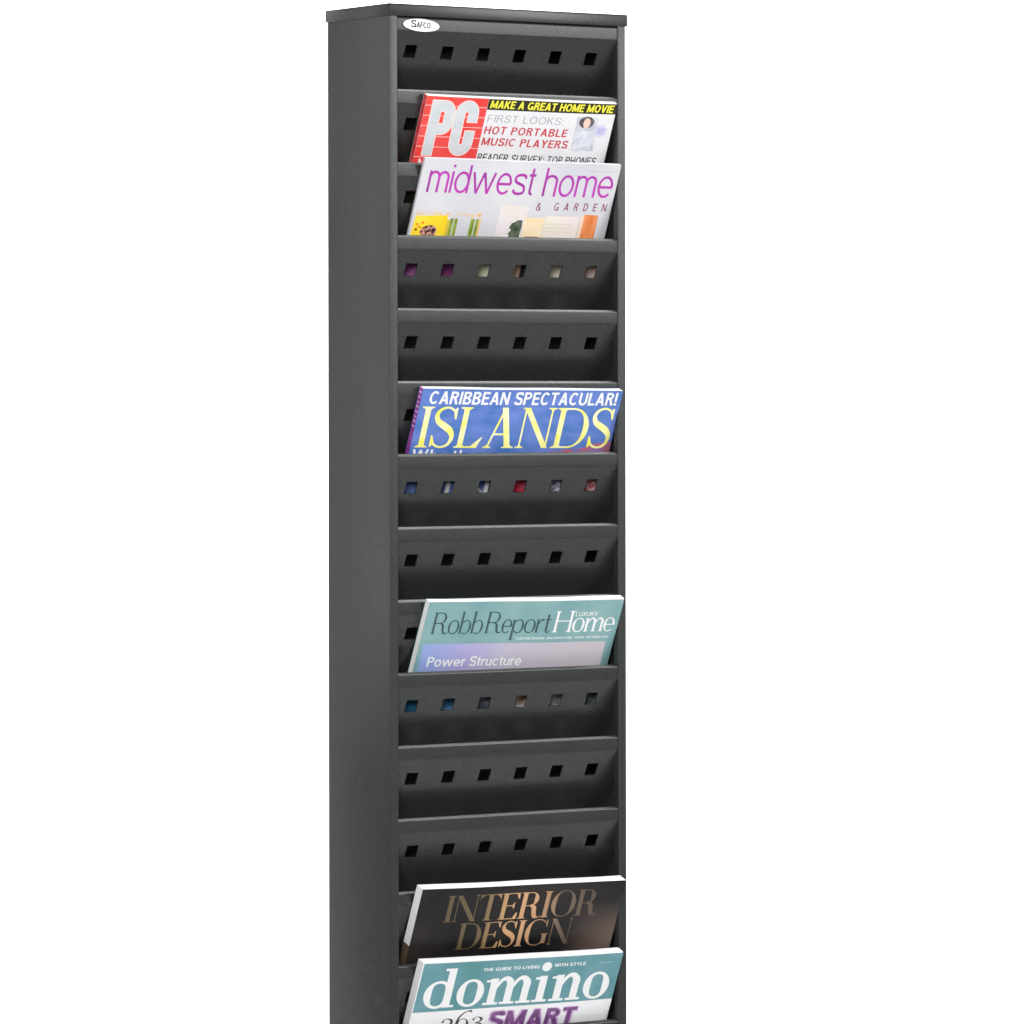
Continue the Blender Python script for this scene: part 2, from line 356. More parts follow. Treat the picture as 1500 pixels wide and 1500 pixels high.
def serif_text(text, G, x0, x1, base, cap, gap=0.05, space=None):
    """returns a list of polygons in mm; the line is fitted between x0 and x1"""
    tot = 0; parts = []
    for ch in text:
        wd, st = G[ch]
        if ch == ' ' and space is not None: wd = space
        parts.append((tot, st)); tot += wd + gap
    tot -= gap
    k = (x1 - x0) / tot; out = []
    for off, st in parts:
        for li, prim in enumerate(st):
            for f in prim:
                out.append(([(x0 + (off + px) * k, base + py * cap) for px, py in f], li))
    return out
def sans_glyphs(T, xh=0.72):
    """a plain monoline alphabet, stroke width T, cap height 1"""
    t = T * 0.92; G = {}; h = T / 2; x = h
    def st(cx, y0, y1): return [bar(cx, y0, cx, y1, T)]
    G['A'] = (.72, [bar(h, 0, .36, 1, T * 1.05), bar(.72 - h, 0, .36, 1, T * 1.05), hbar(.16, .56, .30, t)])
    G['B'] = (.64, st(x, 0, 1) + [hbar(h, .34, 1 - t / 2, t), hbar(h, .36, .53, t), hbar(h, .36, t / 2, t), ell(.34, .755, .26, .245, T, t, -90, 90), ell(.36, .265, .28, .265, T, t, -90, 90)])
    G['C'] = (.70, [ell(.37, .5, .37, .51, T, t, 42, 318)])
    G['D'] = (.68, st(x, 0, 1) + [hbar(h, .30, 1 - t / 2, t), hbar(h, .30, t / 2, t), ell(.30, .5, .38, .5, T, t, -90, 90)])
    G['E'] = (.56, st(x, 0, 1) + [hbar(h, .56, 1 - t / 2, t), hbar(h, .52, .52, t), hbar(h, .56, t / 2, t)])
    G['F'] = (.54, st(x, 0, 1) + [hbar(h, .54, 1 - t / 2, t), hbar(h, .49, .50, t)])
    G['G'] = (.74, [ell(.37, .5, .37, .51, T, t, 42, 322), bar(.74 - h, .0, .74 - h, .47, T), hbar(.42, .74 - T * .2, .47 - t / 2, t)])
    G['H'] = (.68, st(x, 0, 1) + st(.68 - h, 0, 1) + [hbar(h, .68 - h, .52, t)])
    G['I'] = (T, st(x, 0, 1))
    G['K'] = (.66, st(x, 0, 1) + [bar(.62 - h, 1, T, .38, T * 1.15), bar(.26, .58, .66 - h, 0, T * 1.15)])
    G['L'] = (.52, st(x, 0, 1) + [hbar(h, .52, t / 2, t)])
    G['M'] = (.84, st(x, 0, 1) + st(.84 - h, 0, 1) + [bar(h, 1, .42, .08, T), bar(.84 - h, 1, .42, .08, T)])
    G['N'] = (.70, st(x, 0, 1) + st(.70 - h, 0, 1) + [bar(h, 1, .70 - h, 0, T * 1.05)])
    G['O'] = (.76, [ell(.38, .5, .38, .51, T, t)])
    G['P'] = (.60, st(x, 0, 1) + [hbar(h, .32, 1 - t / 2, t), hbar(h, .32, .44 + t / 2, t), ell(.32, .72, .28, .28, T, t, -90, 90)])
    G['R'] = (.64, st(x, 0, 1) + [hbar(h, .32, 1 - t / 2, t), hbar(h, .34, .46 + t / 2, t), ell(.32, .73, .28, .27, T, t, -90, 90), bar(.38, .48, .64 - h, 0, T * 1.1)])
    def scurve(w_, H, cy=0):
        g = h
        return curve([(w_ - g * 1.0, H * .76, T), (w_ * .86 - g * .4, H * .90, T), (w_ * .52, H - g * .9, T), (w_ * .2, H * .90 - g * .2, T), (g * 1.05, H * .74, T), (w_ * .22, H * .60, T),
                      (w_ * .52, H * .515, T), (w_ * .82, H * .42, T), (w_ - g, H * .26, T), (w_ * .84, H * .09 + g * .3, T), (w_ * .5, g * .9, T), (w_ * .16 + g * .2, H * .09 + g * .3, T), (g, H * .26, T)])
    G['S'] = (.62, [scurve(.62, 1.0)])
    G['T'] = (.62, st(.31, 0, 1) + [hbar(0, .62, 1 - t / 2, t)])
    G['U'] = (.68, [bar(h, .32, h, 1, T), bar(.68 - h, .32, .68 - h, 1, T), ell(.34, .34, .34, .35, T, t, 180, 360)])
    G['V'] = (.70, [bar(h, 1, .35, 0, T * 1.05), bar(.70 - h, 1, .35, 0, T * 1.05)])
    G['W'] = (1.0, [bar(h, 1, .27, 0, T), bar(.5, .95, .27, 0, T), bar(.5, .95, .73, 0, T), bar(1 - h, 1, .73, 0, T)])
    G['X'] = (.66, [bar(h, 0, .66 - h, 1, T * 1.1), bar(h, 1, .66 - h, 0, T * 1.1)])
    G['Y'] = (.66, [bar(h, 1, .33, .42, T * 1.1), bar(.66 - h, 1, .33, .42, T * 1.1), bar(.33, 0, .33, .46, T)])
    G['Z'] = (.62, [hbar(0, .60, 1 - t / 2, t), hbar(0, .62, t / 2, t), bar(.06 + h, t / 2, .56 - h + .02, 1 - t / 2, T * 1.1)])
    G['&'] = (.72, [curve([(.70 - h, .0, T), (.46, .36, T), (.24, .66, T), (.24, .86, T), (.38, .955, T), (.50, .84, T), (.42, .66, T), (.16, .46, T), (.08, .24, T), (.20, .06, T), (.40, .04, T), (.58, .18, T), (.64, .42, T)])])
    G['.'] = (T, [bar(h, 0, h, T * 1.1, T * 1.1)]); G[':'] = (T, [bar(h, 0, h, T * 1.1, T * 1.1), bar(h, xh - T * 1.1, h, xh, T * 1.1)])
    G['!'] = (T, [bar(h, .28, h, 1, T), bar(h, 0, h, T * 1.1, T * 1.1)])
    G["'"] = (T * .9, [bar(h * .9, .70, h * .9, 1, T * .9)])
    r = xh / 2
    rx = r * .86
    bowl = lambda cx: ell(cx, r, rx, r + .01, T, t)
    G['o'] = (2 * rx, [bowl(rx)])
    G['d'] = (2 * rx, [bowl(rx), bar(2 * rx - h, 0, 2 * rx - h, 1, T)])
    G['a'] = (2 * rx, [bowl(rx), bar(2 * rx - h, 0, 2 * rx - h, xh, T)])
    G['c'] = (2 * rx * .94, [ell(rx, r, rx, r + .01, T, t, 48, 312)])
    G['e'] = (2 * rx, [ell(rx, r, rx, r + .01, T, t, 0, 318), hbar(T * .6, 2 * rx - T * .3, r - t * .1, t)])
    def archs(x0, x1): return [ell((x0 + x1) / 2, xh - r * .62, (x1 - x0) / 2 + h, r * .63, T, t, 0, 180), bar(x1, 0, x1, xh - r * .60, T)]
    nw = 2 * rx * .88
    G['h'] = (nw, st(h, 0, 1) + archs(h, nw - h)); G['n'] = (nw, st(h, 0, xh) + archs(h, nw - h))
    mw = nw * .86
    G['m'] = (2 * mw - T, st(h, 0, xh) + archs(h, mw - h) + archs(mw - h, 2 * mw - h - T))
    G['u'] = (nw, [bar(nw - h, 0, nw - h, xh, T), bar(h, r * .6, h, xh, T), ell(nw / 2, r * .62, nw / 2, r * .63, T, t, 180, 360)])
    G['i'] = (T, st(h, 0, xh) + [bar(h, 1 - T, h, 1, T)])
    G['r'] = (nw * .62, st(h, 0, xh) + [ell(nw * .62, xh - r * .7, nw * .62 - T * .3, r * .71, T, t, 88, 180)])
    sw = 2 * rx * .86
    G['s'] = (sw, [scurve(sw, xh)])
    G['t'] = (.30, [bar(.14, .10, .14, xh + .2, T), hbar(0, .29, xh - t / 2, t), ell(.27, .14, .13 + h, .145, T, t, 180, 268)])
    G['w'] = (.82 * xh / .6, None); ww = G['w'][0]
    G['w'] = (ww, [bar(h, xh, ww * .27, 0, T), bar(ww * .5, xh, ww * .27, 0, T), bar(ww * .5, xh, ww * .73, 0, T), bar(ww - h, xh, ww * .73, 0, T)])
    G[' '] = (.26, [])
    return G
def sans_text(text, x0, x1, base, cap, T=0.13, shear=0.0, gap=0.11, xh=0.72, space=None):
    out = serif_text(text, sans_glyphs(T, xh), x0, x1, base, cap, gap, space)
    return [([(px + shear * (py - base), py) for px, py in f], li) for f, li in out]
def rect(x0, y0, x1, y1): return [([(x0, y1), (x1, y1), (x1, y0), (x0, y0)], 0)]
def quad(*p): return [(list(p), 0)]

class Mag:
    """a magazine standing aslant in a pocket. local x runs along the cover, y up the cover, z out of it; origin at its foot"""
    def __init__(s, label, n, t, a, xl, xr, vt, roll, p, h, cover, spine=None, pages_up=0.0, bow=0.9):
        s.bow = bow; s.seed = n
        s.t, s.w, s.h = t, xr - xl, h
        a = rad(a); r = rad(roll)
        e = Vector((0, -sin(a), cos(a))); u = Vector((1, 0, 0))
        uu = u * cos(r) - e * sin(r); ee = e * cos(r) + u * sin(r); nn = uu.cross(ee)
        org = Vector((xl, -p, lip(n))) + e * vt - ee * h
        s.root = thing('magazine', label, 'magazine', 'magazines standing in the rack pockets')
        m3 = Matrix((uu, ee, nn)).transposed().to_4x4()
        s.root.matrix_world = Matrix.Translation(org * MM) @ m3
        ct = 0.28
        # front cover: a thin sheet with its own thickness and a slightly rolled free corner
        s.front = s.sheet('front_cover', -ct, 0, cover)
        s.back = s.sheet('back_cover', -t, -t + ct, cover)
        # page block, leaves of slightly different heights
        bm = bmesh.new(); k = max(4, int(t / 0.9)); z = -t + ct + 0.02; dz = (t - 2 * ct - 0.04) / k
        rnd = random.Random(n)
        for i in range(k):
            hh = h - 0.15 + rnd.uniform(-0.35, 0.25); rr = s.w - 0.4 + rnd.uniform(-0.5, 0.2)
            l = 0.30 + (rnd.uniform(0, .3) if spine is None else 0)
            box(bm, l, 0.3, z + 0.01, rr, hh, z + dz)
            for v in bm.verts[-8:]:
                if v.co.y > 0.1: v.co.y += pages_up * MM * max(0, (v.co.x / MM / s.w)) ** 2
            z += dz
        s.bend(bm, 0.35)
        s.pg = link('pages', bm, PAGES, s.root)
        if spine:
            bm = bmesh.new()
            if isinstance(spine, tuple):
                box(bm, 0, 0, -t + ct + .01, 0.28, h, -ct - .01); s.bend(bm); s.sp = link('spine', bm, spine[0], s.root)
            else:
                box(bm, 0, 0, -t + ct + .01, 0.28, h, -ct - .01); s.bend(bm); s.sp = link('spine', bm, spine, s.root)
    def bend(s, bm, wave=0.0):
        """limp paper: the whole magazine bows a little between its edges; every piece is cut at the same lines"""
        N = 14
        for i in range(1, N):
            bmesh.ops.bisect_plane(bm, geom=bm.verts[:] + bm.edges[:] + bm.faces[:], dist=1e-7, plane_co=(s.w * i / N * MM, 0, 0), plane_no=(1, 0, 0))
        def g(i):
            u = i / N
            return s.bow * sin(pi * u) + 0.35 * sin(2.3 * pi * u + s.seed) * sin(pi * u) + 0.9 * max(0, u - 0.82) * (1 if s.seed % 2 else -1) * 2
        for v in bm.verts:
            u = min(max(v.co.x / MM / s.w * N, 0), N - 1e-6); i = int(u)
            v.co.z += ((g(i) * (1 - (u - i)) + g(i + 1) * (u - i)) - g(0)) * MM
            if wave and v.co.y > 0.1: v.co.y += wave * sin(u * 0.9 + s.seed) * MM * 0.5
    def sheet(s, name, z0, z1, m):
        bm = bmesh.new(); r = 2.2; pts = [(0, 0), (s.w, 0)]
        for i in range(6):
            a = pi / 2 * i / 5; pts.append((s.w - r + r * cos(a), s.h - r + r * sin(a)))
        pts.append((0, s.h))
        lo = [bm.verts.new(Vector((x, y, z0)) * MM) for x, y in pts]; hi = [bm.verts.new(Vector((x, y, z1)) * MM) for x, y in pts]
        bm.faces.new(hi); bm.faces.new(lo[::-1]); k = len(pts)
        for i in range(k): bm.faces.new((lo[i], lo[(i + 1) % k], hi[(i + 1) % k], hi[i]))
        s.bend(bm)
        return link(name, bm, m, s.root)
    def ink(s, name, polys, m, z, parent=None, step=0.012):
        """print on the cover: v is measured down from the top edge (negative)"""
        bm = bmesh.new()
        for pts, li in polys:
            # clip to the cover
            q = []
            for x, y in pts:
                v = Vector((min(max(x, 0.0), s.w), min(y, 0.0) + s.h, z + li * step)) * MM
                if not q or (q[-1] - v).length > 1e-6: q.append(v)
            if len(q) > 2 and (q[0] - q[-1]).length < 1e-6: q.pop()
            if len(q) < 3: continue
            ar = sum(q[i].x * q[(i + 1) % len(q)].y - q[(i + 1) % len(q)].x * q[i].y for i in range(len(q)))
            if abs(ar) < 1e-12: continue
            if ar < 0: q.reverse()
            try: bm.faces.new([bm.verts.new(v) for v in q])
            except ValueError: pass
        s.bend(bm)
        return link(name, bm, m, parent or s.front, 'keep')

white_ink = flat('white_ink', (0.82, 0.82, 0.82))
black_ink = flat('black_ink', (0.02, 0.02, 0.02))

# ---- 1: red corner block magazine, second pocket
cov = mottled('pale_grey_cover', srgb(224, 223, 226), srgb(232, 231, 233), 40)
spn = mottled('red_spine_ink', srgb(205, 60, 62), srgb(225, 80, 82), 120)
m1 = Mag('magazine with a red corner block, big grey initials and a yellow headline on black', 2, 5.6, 22.53, 34.5, 240.4, -4.8, 0.35, 9.6, 245, cov, spn)
red = mottled('red_ink', srgb(226, 62, 58), srgb(236, 84, 80), 30)
m1.ink('corner_block', quad((0, -0.2), (65.4, -0.2), (65.6, -90), (0, -90)), red, 0.04)
m1.ink('lower_picture', quad((0, -90.3), (206, -90.3), (206, -140), (0, -140)), mottled('dark_picture_print', srgb(24, 24, 22), srgb(50, 48, 30), 60), 0.03)
L = []
for i, y in enumerate([-8.8, -18.3, -28.0, -37.8, -47.5, -57.3]): L += rect(0, y - 0.35, 65.4, y + 0.35)
m1.ink('ruled_lines', L, flat('pink_line_ink', srgb(250, 190, 185)), 0.08)
def PC(extra, sh=0):
    T_ = 9.6 + extra; out = []
    def rib(pts, li):
        return [(f, li) for f in ribbon([(x, y, T_) for x, y in pts])]
    e = extra / 2
    out += rib([(12.4, -4.1 + e), (12.4, -55.3 - e)], 0)
    def arc(cx, cy, r, a0, a1, n=10): return [(cx + r * cos(rad(a0 + (a1 - a0) * i / n)), cy + r * sin(rad(a0 + (a1 - a0) * i / n))) for i in range(n + 1)]
    out += rib([(9, -8.9), (20, -8.9)] + arc(21, -15.4, 6.5, 90, 0) + arc(21, -24.1, 6.5, 0, -90) + [(20, -30.6), (11, -30.6)], 1)
    out += rib([(52.6, -22.8 - e)] + arc(45.5, -15.2, 7.0, 0, 180, 16) + arc(45.5, -42.6, 7.0, 180, 360, 16) + [(52.6, -31.6 + e)], 2)
    return out
m1.ink('initials_outline', PC(1.7), flat('cream_line_ink', srgb(252, 222, 214)), 0.12)
m1.ink('initials', PC(0), mottled('silver_ink', srgb(196, 205, 208), srgb(212, 214, 219), 90), 0.18)
m1.ink('headline_band', quad((65.6, -0.4), (206, -0.4), (206, -10.2), (65.6, -10.6)), flat('olive_black_ink', srgb(44, 42, 28)), 0.05)
m1.ink('headline', sans_text('MAKE A GREAT HOME MOVIE', 68.2, 202.4, -8.9, 7.3, 0.20, 0.12, 0.07), flat('yellow_ink', srgb(238, 232, 70)), 0.09)
m1.ink('headline', sans_text('FIRST LOOKS:', 68.6, 149.8, -22.0, 6.8, 0.085, 0.1, 0.16), flat('grey_ink', srgb(140, 154, 156)), 0.09)
m1.ink('headline', sans_text('HOT PORTABLE', 67.6, 157.0, -33.4, 7.4, 0.175, 0.1, 0.15), flat('rose_ink', srgb(200, 70, 78)), 0.09)
m1.ink('headline', sans_text('MUSIC PLAYERS', 67.6, 160.4, -44.2, 7.4, 0.175, 0.1, 0.15), M['rose_ink'], 0.09)
m1.ink('headline', sans_text('READER SURVEY: TOP PHONES.', 66.8, 197.6, -59.4, 7.4, 0.14, 0.08, 0.13), black_ink, 0.09)
m1.ink('masthead', sans_text('MAGAZINE', 5.6, 62.3, -66.5, 7.4, 0.2), M['cream_line_ink'], 0.14)
pic = m1.ink('cover_picture', quad((164.5, -13.4), (188, -13.8), (190, -46), (165.5, -46)), mottled('picture_grey', srgb(188, 192, 206), srgb(216, 216, 224), 120), 0.05)
m1.ink('portrait_hair', [([(176 + 8.6 * cos(a / 12 * 2 * pi), -18.6 + 5.6 * sin(a / 12 * 2 * pi)) for a in range(12)], 0)], mottled('dark_hair_print', srgb(70, 62, 66), srgb(110, 100, 105), 200), 0.09, pic)
m1.ink('portrait_face', [([(176.5 + 3.9 * cos(a / 12 * 2 * pi), -19.4 + 5.0 * sin(a / 12 * 2 * pi)) for a in range(12)], 0)], flat('skin_print', srgb(236, 205, 190)), 0.12, pic)
m1.ink('portrait_shirt', quad((170, -27), (183, -27), (187, -45), (166, -45)), mottled('shirt_print', srgb(196, 200, 214), srgb(226, 228, 236), 150), 0.09, pic)
m1.ink('starburst', [([(193.5 + 7.0 * cos(a / 14 * 2 * pi) * (1 + .08 * (a % 2)), -26.5 + 5.6 * sin(a / 14 * 2 * pi) * (1 + .08 * (a % 2))) for a in range(14)], 0)], flat('lilac_print', srgb(208, 206, 232)), 0.09)
L = []
for k, y in enumerate([-24.6, -26.6, -28.6]): L += rect(189.5 + k * .4, y - .35, 198 - k * .6, y + .35)
m1.ink('small_print', L, flat('violet_print', srgb(150, 140, 200)), 0.13)

# ---- 2: white home magazine with thin purple title, third pocket
cov = mottled('cool_white_cover', srgb(206, 205, 212), srgb(216, 215, 218), 14)
m2 = Mag('white magazine with a thin purple title above a pale room with yellow and orange', 3, 2.6, 22.47, 31.9, 243.6, 5.3, 0.26, 6.3, 250, cov, cov)
pur = mottled('purple_ink', srgb(150, 44, 150), srgb(190, 60, 180), 25)
m2.ink('masthead', sans_text('midwest', 8.3, 121.5, -31.9, 26.8, 0.10, 0.0, 0.075, 0.76), pur, 0.05)
m2.ink('masthead', sans_text('home', 131.5, 207.8, -32.3, 27.2, 0.10, 0.0, 0.075, 0.76), pur, 0.05)
m2.ink('subtitle', sans_text('&', 128.6, 133.9, -45.9, 7.4, 0.13), flat('plum_ink', srgb(140, 60, 110)), 0.05)
m2.ink('subtitle', sans_text('GARDEN', 148.2, 206.0, -45.6, 7.5, 0.15, 0.06, 0.85), M['plum_ink'], 0.05)
L = []; x = 176.5
while x < 204: L += rect(x, -7.5, x + 1.1, -6.8); x += 1.8
m2.ink('small_print', L, flat('faint_grey_ink', srgb(186, 182, 192)), 0.05)
m2.ink('wall_print', quad((91, -41.5), (122, -42.5), (118, -74), (119, -120), (91, -120)), mottled('beige_print', srgb(226, 220, 208), srgb(232, 224, 226), 40), 0.045)
m2.ink('lower_picture', quad((0, -78), (212, -78), (212, -150), (0, -150)), mottled('picture_plum', srgb(120, 44, 104), srgb(190, 120, 176), 60), 0.035)
m2.ink('lower_picture', quad((72, -78), (108, -78), (108, -150), (72, -150)), mottled('picture_sage', srgb(236, 238, 200), srgb(248, 246, 220), 60), 0.047)
m2.ink('lower_picture', quad((108, -78), (127, -78), (127, -150), (108, -150)), mottled('picture_tan', srgb(220, 180, 156), srgb(240, 210, 186), 80), 0.049)
m2.ink('lower_picture', quad((127.3, -78), (146, -78), (146, -150), (127.3, -150)), mottled('picture_dark', srgb(34, 30, 28), srgb(60, 52, 46), 80), 0.051)
m2.ink('lower_picture', quad((146.3, -78), (185, -78), (185, -150), (146.3, -150)), mottled('picture_cream', srgb(248, 236, 206), srgb(252, 246, 230), 80), 0.053)
m2.ink('lower_picture', quad((185.3, -78), (212, -78), (212, -150), (185.3, -150)), mottled('picture_peach', srgb(246, 200, 180), srgb(252, 240, 236), 120), 0.055)
m2.ink('yellow_chair', quad((3.4, -54.5), (37.5, -53.2), (37.5, -77.9), (1.8, -77.9)), mottled('yellow_print', srgb(252, 214, 30), srgb(252, 226, 70), 40), 0.05)
pil_ = m2.ink('cushion_print', [([(20.5 + 8.2 * cos(a / 10 * 2 * pi) * (1 + .12 * (a % 3)), -69.5 + 6.8 * sin(a / 10 * 2 * pi)) for a in range(10)], 0)], mottled('cushion_ink', srgb(60, 40, 50), srgb(220, 160, 140), 300, lo=.45, hi=.55), 0.08)
for k, (x, y, c_) in enumerate([(7, -62.5, 'or'), (6.5, -67.5, 'br'), (9.8, -65, 'or'), (12.5, -61, 'or')]):
    m2.ink('flower_print', [([(x + 1.5 * cos(a / 7 * 2 * pi), y + 1.3 * sin(a / 7 * 2 * pi)) for a in range(7)], 0)], flat('fl%d' % k, srgb(240, 140, 40) if c_ == 'or' else srgb(130, 70, 30)), 0.08)
rn = random.Random(5); L = []
for k in range(60):
    x = rn.uniform(4, 73); y = -52.6 + rn.uniform(-1.4, 1.6); r_ = rn.uniform(.4, 1.1)
    L += [([(x + r_ * cos(a / 5 * 2 * pi), y + r_ * sin(a / 5 * 2 * pi)) for a in range(5)], k % 6)]
m2.ink('garland_print', L, mottled('garland_ink', srgb(244, 170, 80), srgb(250, 222, 150), 200), 0.09, step=.004)
for x0_, x1_ in ((40.6, 44.0), (45.2, 48.6), (62.2, 66.6), (67.8, 71.0)):
    m2.ink('curtain_print', quad((x0_, -56.0), (x1_, -56.0), (x1_, -77.9), (x0_, -77.9)), mottled('green_print%d' % int(x0_), srgb(110, 136, 40), srgb(170, 184, 84), 90, stretch=(4, 1, 1)), 0.06)
m2.ink('curtain_print', quad((37.6, -57.5), (40.5, -57.5), (40.5, -77.9), (37.6, -77.9)), flat('mustard_print', srgb(214, 190, 60)), 0.06)
m2.ink('curtain_print', quad((71.3, -55.5), (73.2, -55.5), (73.2, -77.9), (71.3, -77.9)), flat('apricot_print', srgb(244, 190, 120)), 0.06)
m2.ink('plant_print', [([(106.5, -59), (110, -57.5), (112, -56), (117.3, -55.6), (118, -62), (116.5, -77.9), (103, -77.9), (106.5, -70), (104, -69.5), (107.5, -65.5), (104.6, -63.5)], 0)], mottled('plant_ink', srgb(46, 58, 44), srgb(110, 122, 96), 140), 0.07)
m2.ink('cabinet_print', quad((119.5, -53.2), (141.5, -53), (141.5, -77.9), (119.5, -77.9)), mottled('cream_print', srgb(244, 220, 176), srgb(250, 232, 200), 60), 0.06)
m2.ink('table_print', quad((123.5, -71.3), (138, -71.3), (138, -74.0), (123.5, -74.0)), flat('brown_print', srgb(90, 60, 40)), 0.08)
m2.ink('wall_print', quad((142, -51.2), (179.0, -51.4), (179.0, -77.9), (142, -77.9)), mottled('pale_cream_print', srgb(238, 232, 212), srgb(236, 222, 222), 20), 0.062)
L = []
for y in (-58.8, -62.4, -66.2): L += rect(142.5, y - .3, 172, y + .3)
m2.ink('shelf_print', L, flat('pale_tan_print', srgb(220, 205, 180)), 0.08)
m2.ink('door_print', quad((184.2, -49.0), (199.2, -49.4), (199.6, -77.9), (183.8, -77.9)), mottled('orange_print', srgb(226, 122, 66), srgb(236, 150, 96), 30, stretch=(6, 1, 1)), 0.06)
m2.ink('door_print', quad((180.5, -49.6), (184.1, -49.6), (183.7, -77.9), (180.5, -77.9)), flat('pale_peach_print', srgb(246, 214, 190)), 0.063)

# ---- 3: blue island magazine, sixth pocket
cov = mottled('sea_blue_cover', srgb(66, 112, 180), srgb(108, 132, 204), 34, detail=10, lo=.32, hi=.68, stretch=(1, 2.2, 1))
spn = mottled('purple_spine_ink', srgb(140, 60, 150), srgb(176, 100, 190), 60)
m3 = Mag('blue magazine with a large yellow serif title and a white italic line above it', 6, 6.0, 21.59, 29.8, 246.2, -6.0, 0.62, 10.0, 255, cov, spn)
m3.ink('headline', sans_text('CARIBBEAN SPECTACULAR!', 8.6, 211.5, -14.4, 12.2, 0.18, 0.04, 0.10), white_ink, 0.05)
GI = glyphs(0.138, 0.045, 0.085, 0.032)
yl = mottled('pale_yellow_ink', srgb(244, 236, 90), srgb(250, 246, 190), 60)
m3.ink('masthead', serif_text('ISLANDS', GI, 4.0, 214.0, -56.0, 39.0, 0.03), yl, 0.06)
m3.ink('headline', sans_text("What's", 3.3, 66, -70.4, 12.6, 0.15, 0.0, 0.12), white_ink, 0.05)
m3.ink('cover_picture', quad((150, -59), (168, -57.5), (186, -56), (196, -52), (216.6, -49.5), (216.6, -66), (150, -66)), mottled('coral_print', srgb(200, 90, 90), srgb(110, 120, 180), 60), 0.03)
m3.ink('cover_picture', quad((0, -66.2), (216.6, -66.2), (216.6, -130), (0, -130)), mottled('deep_sea_print', srgb(44, 66, 130), srgb(120, 146, 200), 40), 0.03)
m3.ink('headline', sans_text('I N', 46, 92, -104, 20, 0.13), white_ink, 0.05)
m3.ink('cover_picture', quad((118, -84), (136, -84), (136, -104), (118, -104)), mottled('red_print', srgb(236, 50, 60), srgb(190, 90, 130), 200), 0.05)
m3.ink('cover_picture', quad((158, -84), (178, -84), (178, -104), (158, -104)), mottled('grey_print', srgb(230, 228, 244), srgb(110, 110, 150), 300), 0.05)
m3.ink('cover_picture', quad((196, -84), (214, -84), (214, -104), (196, -104)), mottled('rose_print', srgb(244, 214, 220), srgb(220, 60, 84), 250), 0.05)
bm = bmesh.new(); y = 252
for i in range(8):
    box(bm, -0.03, y - 2.0, -4.8, 0.001, y - 0.6 - (i % 3) * .3, -1.3); y -= 4.6
m3.bend(bm)
link('spine_lettering', bm, flat('pink_white_ink', srgb(244, 214, 232)), m3.sp)

# ---- 4: teal home magazine, ninth pocket
cov = mottled('soft_teal_cover', srgb(118, 158, 162), srgb(134, 170, 170), 30)
m4 = Mag('pale teal magazine with a dark and white serif title over a lilac panel', 9, 7.0, 23.44, 34.4, 244.7, -1.0, 0.81, 11.1, 245, cov, None, 1.6)
GR = glyphs(0.11, 0.048, 0.05, 0.02, 0.62)
GH = glyphs(0.115, 0.045, 0.07, 0.03, 0.64)
m4.ink('masthead', serif_text('Robb', GR, 8.6, 63.0, -31.4, 21.2, 0.0), flat('slate_teal_ink', srgb(52, 78, 84)), 0.05)
m4.ink('masthead', serif_text('Report', GR, 65.5, 136.0, -31.2, 21.2, 0.0), M['slate_teal_ink'], 0.05)
m4.ink('masthead', serif_text('Home', GH, 138.6, 206.0, -31.2, 21.0, 0.0), white_ink, 0.07)
m4.ink('subtitle', sans_text('L', 160.6, 163.4, -15.8, 5.8, 0.13), white_ink, 0.06)
m4.ink('subtitle', sans_text('UXURY', 164.2, 185.0, -15.6, 4.2, 0.13), white_ink, 0.06)
m4.ink('small_print', sans_text('CUSTOM DESIGN  ARCHITECTURE  HOME TECHNOLOGY', 101.5, 203.4, -38.0, 2.1, 0.15), white_ink, 0.06)
lil = mat('lilac_panel_print', srgb(170, 170, 200), 0.3)
tc = nd(lil, 'ShaderNodeTexCoord'); sx = nd(lil, 'ShaderNodeSeparateXYZ'); cr = nd(lil, 'ShaderNodeValToRGB')
mr = nd(lil, 'ShaderNodeMapRange'); mr.inputs['From Max'].default_value = 0.21
ns = nd(lil, 'ShaderNodeTexNoise'); ns.inputs['Scale'].default_value = 25; ad = nd(lil, 'ShaderNodeMath', operation='MULTIPLY_ADD')
ad.inputs[1].default_value = 0.25; 
lk(lil, tc.outputs['Object'], sx.inputs[0]); lk(lil, sx.outputs['X'], mr.inputs['Value']); lk(lil, tc.outputs['Object'], ns.inputs['Vector'])
lk(lil, ns.outputs['Fac'], ad.inputs[0]); lk(lil, mr.outputs['Result'], ad.inputs[2]); lk(lil, ad.outputs[0], cr.inputs['Fac'])
e = cr.color_ramp.elements
e[0].position = 0.12; e[0].color = (*srgb(132, 160, 212), 1); e[1].position = 0.6; e[1].color = (*srgb(186, 180, 196), 1)
q = e.new(0.36); q.color = (*srgb(168, 162, 208), 1); q = e.new(1.0); q.color = (*srgb(192, 184, 190), 1)
lk(lil, cr.outputs['Color'], lil.node_tree.nodes['Principled BSDF'].inputs['Base Color'])
m4.ink('cover_picture', quad((4.4, -41.2), (201.5, -41.4), (203, -90), (4.8, -90)), lil, 0.04)
m4.ink('headline', sans_text('Power Structure', 13.0, 113.9, -63.6, 9.6, 0.15, 0.0, 0.08), white_ink, 0.08)
for x0_, x1_, a_, b_ in ((0, 30, (30, 104, 150), (70, 140, 176)), (30.3, 70, (60, 116, 170), (120, 170, 206)), (70.3, 110, (190, 190, 196), (90, 96, 120)),
                         (110.3, 146, (250, 250, 250), (190, 140, 70)), (146.3, 180, (110, 110, 116), (220, 220, 222)), (180.3, 210.3, (150, 160, 156), (100, 112, 106))):
    m4.ink('lower_picture', quad((x0_, -90.3), (x1_, -90.3), (x1_, -125), (x0_, -125)), mottled('low%d' % int(x0_), srgb(*a_), srgb(*b_), 90), 0.04)

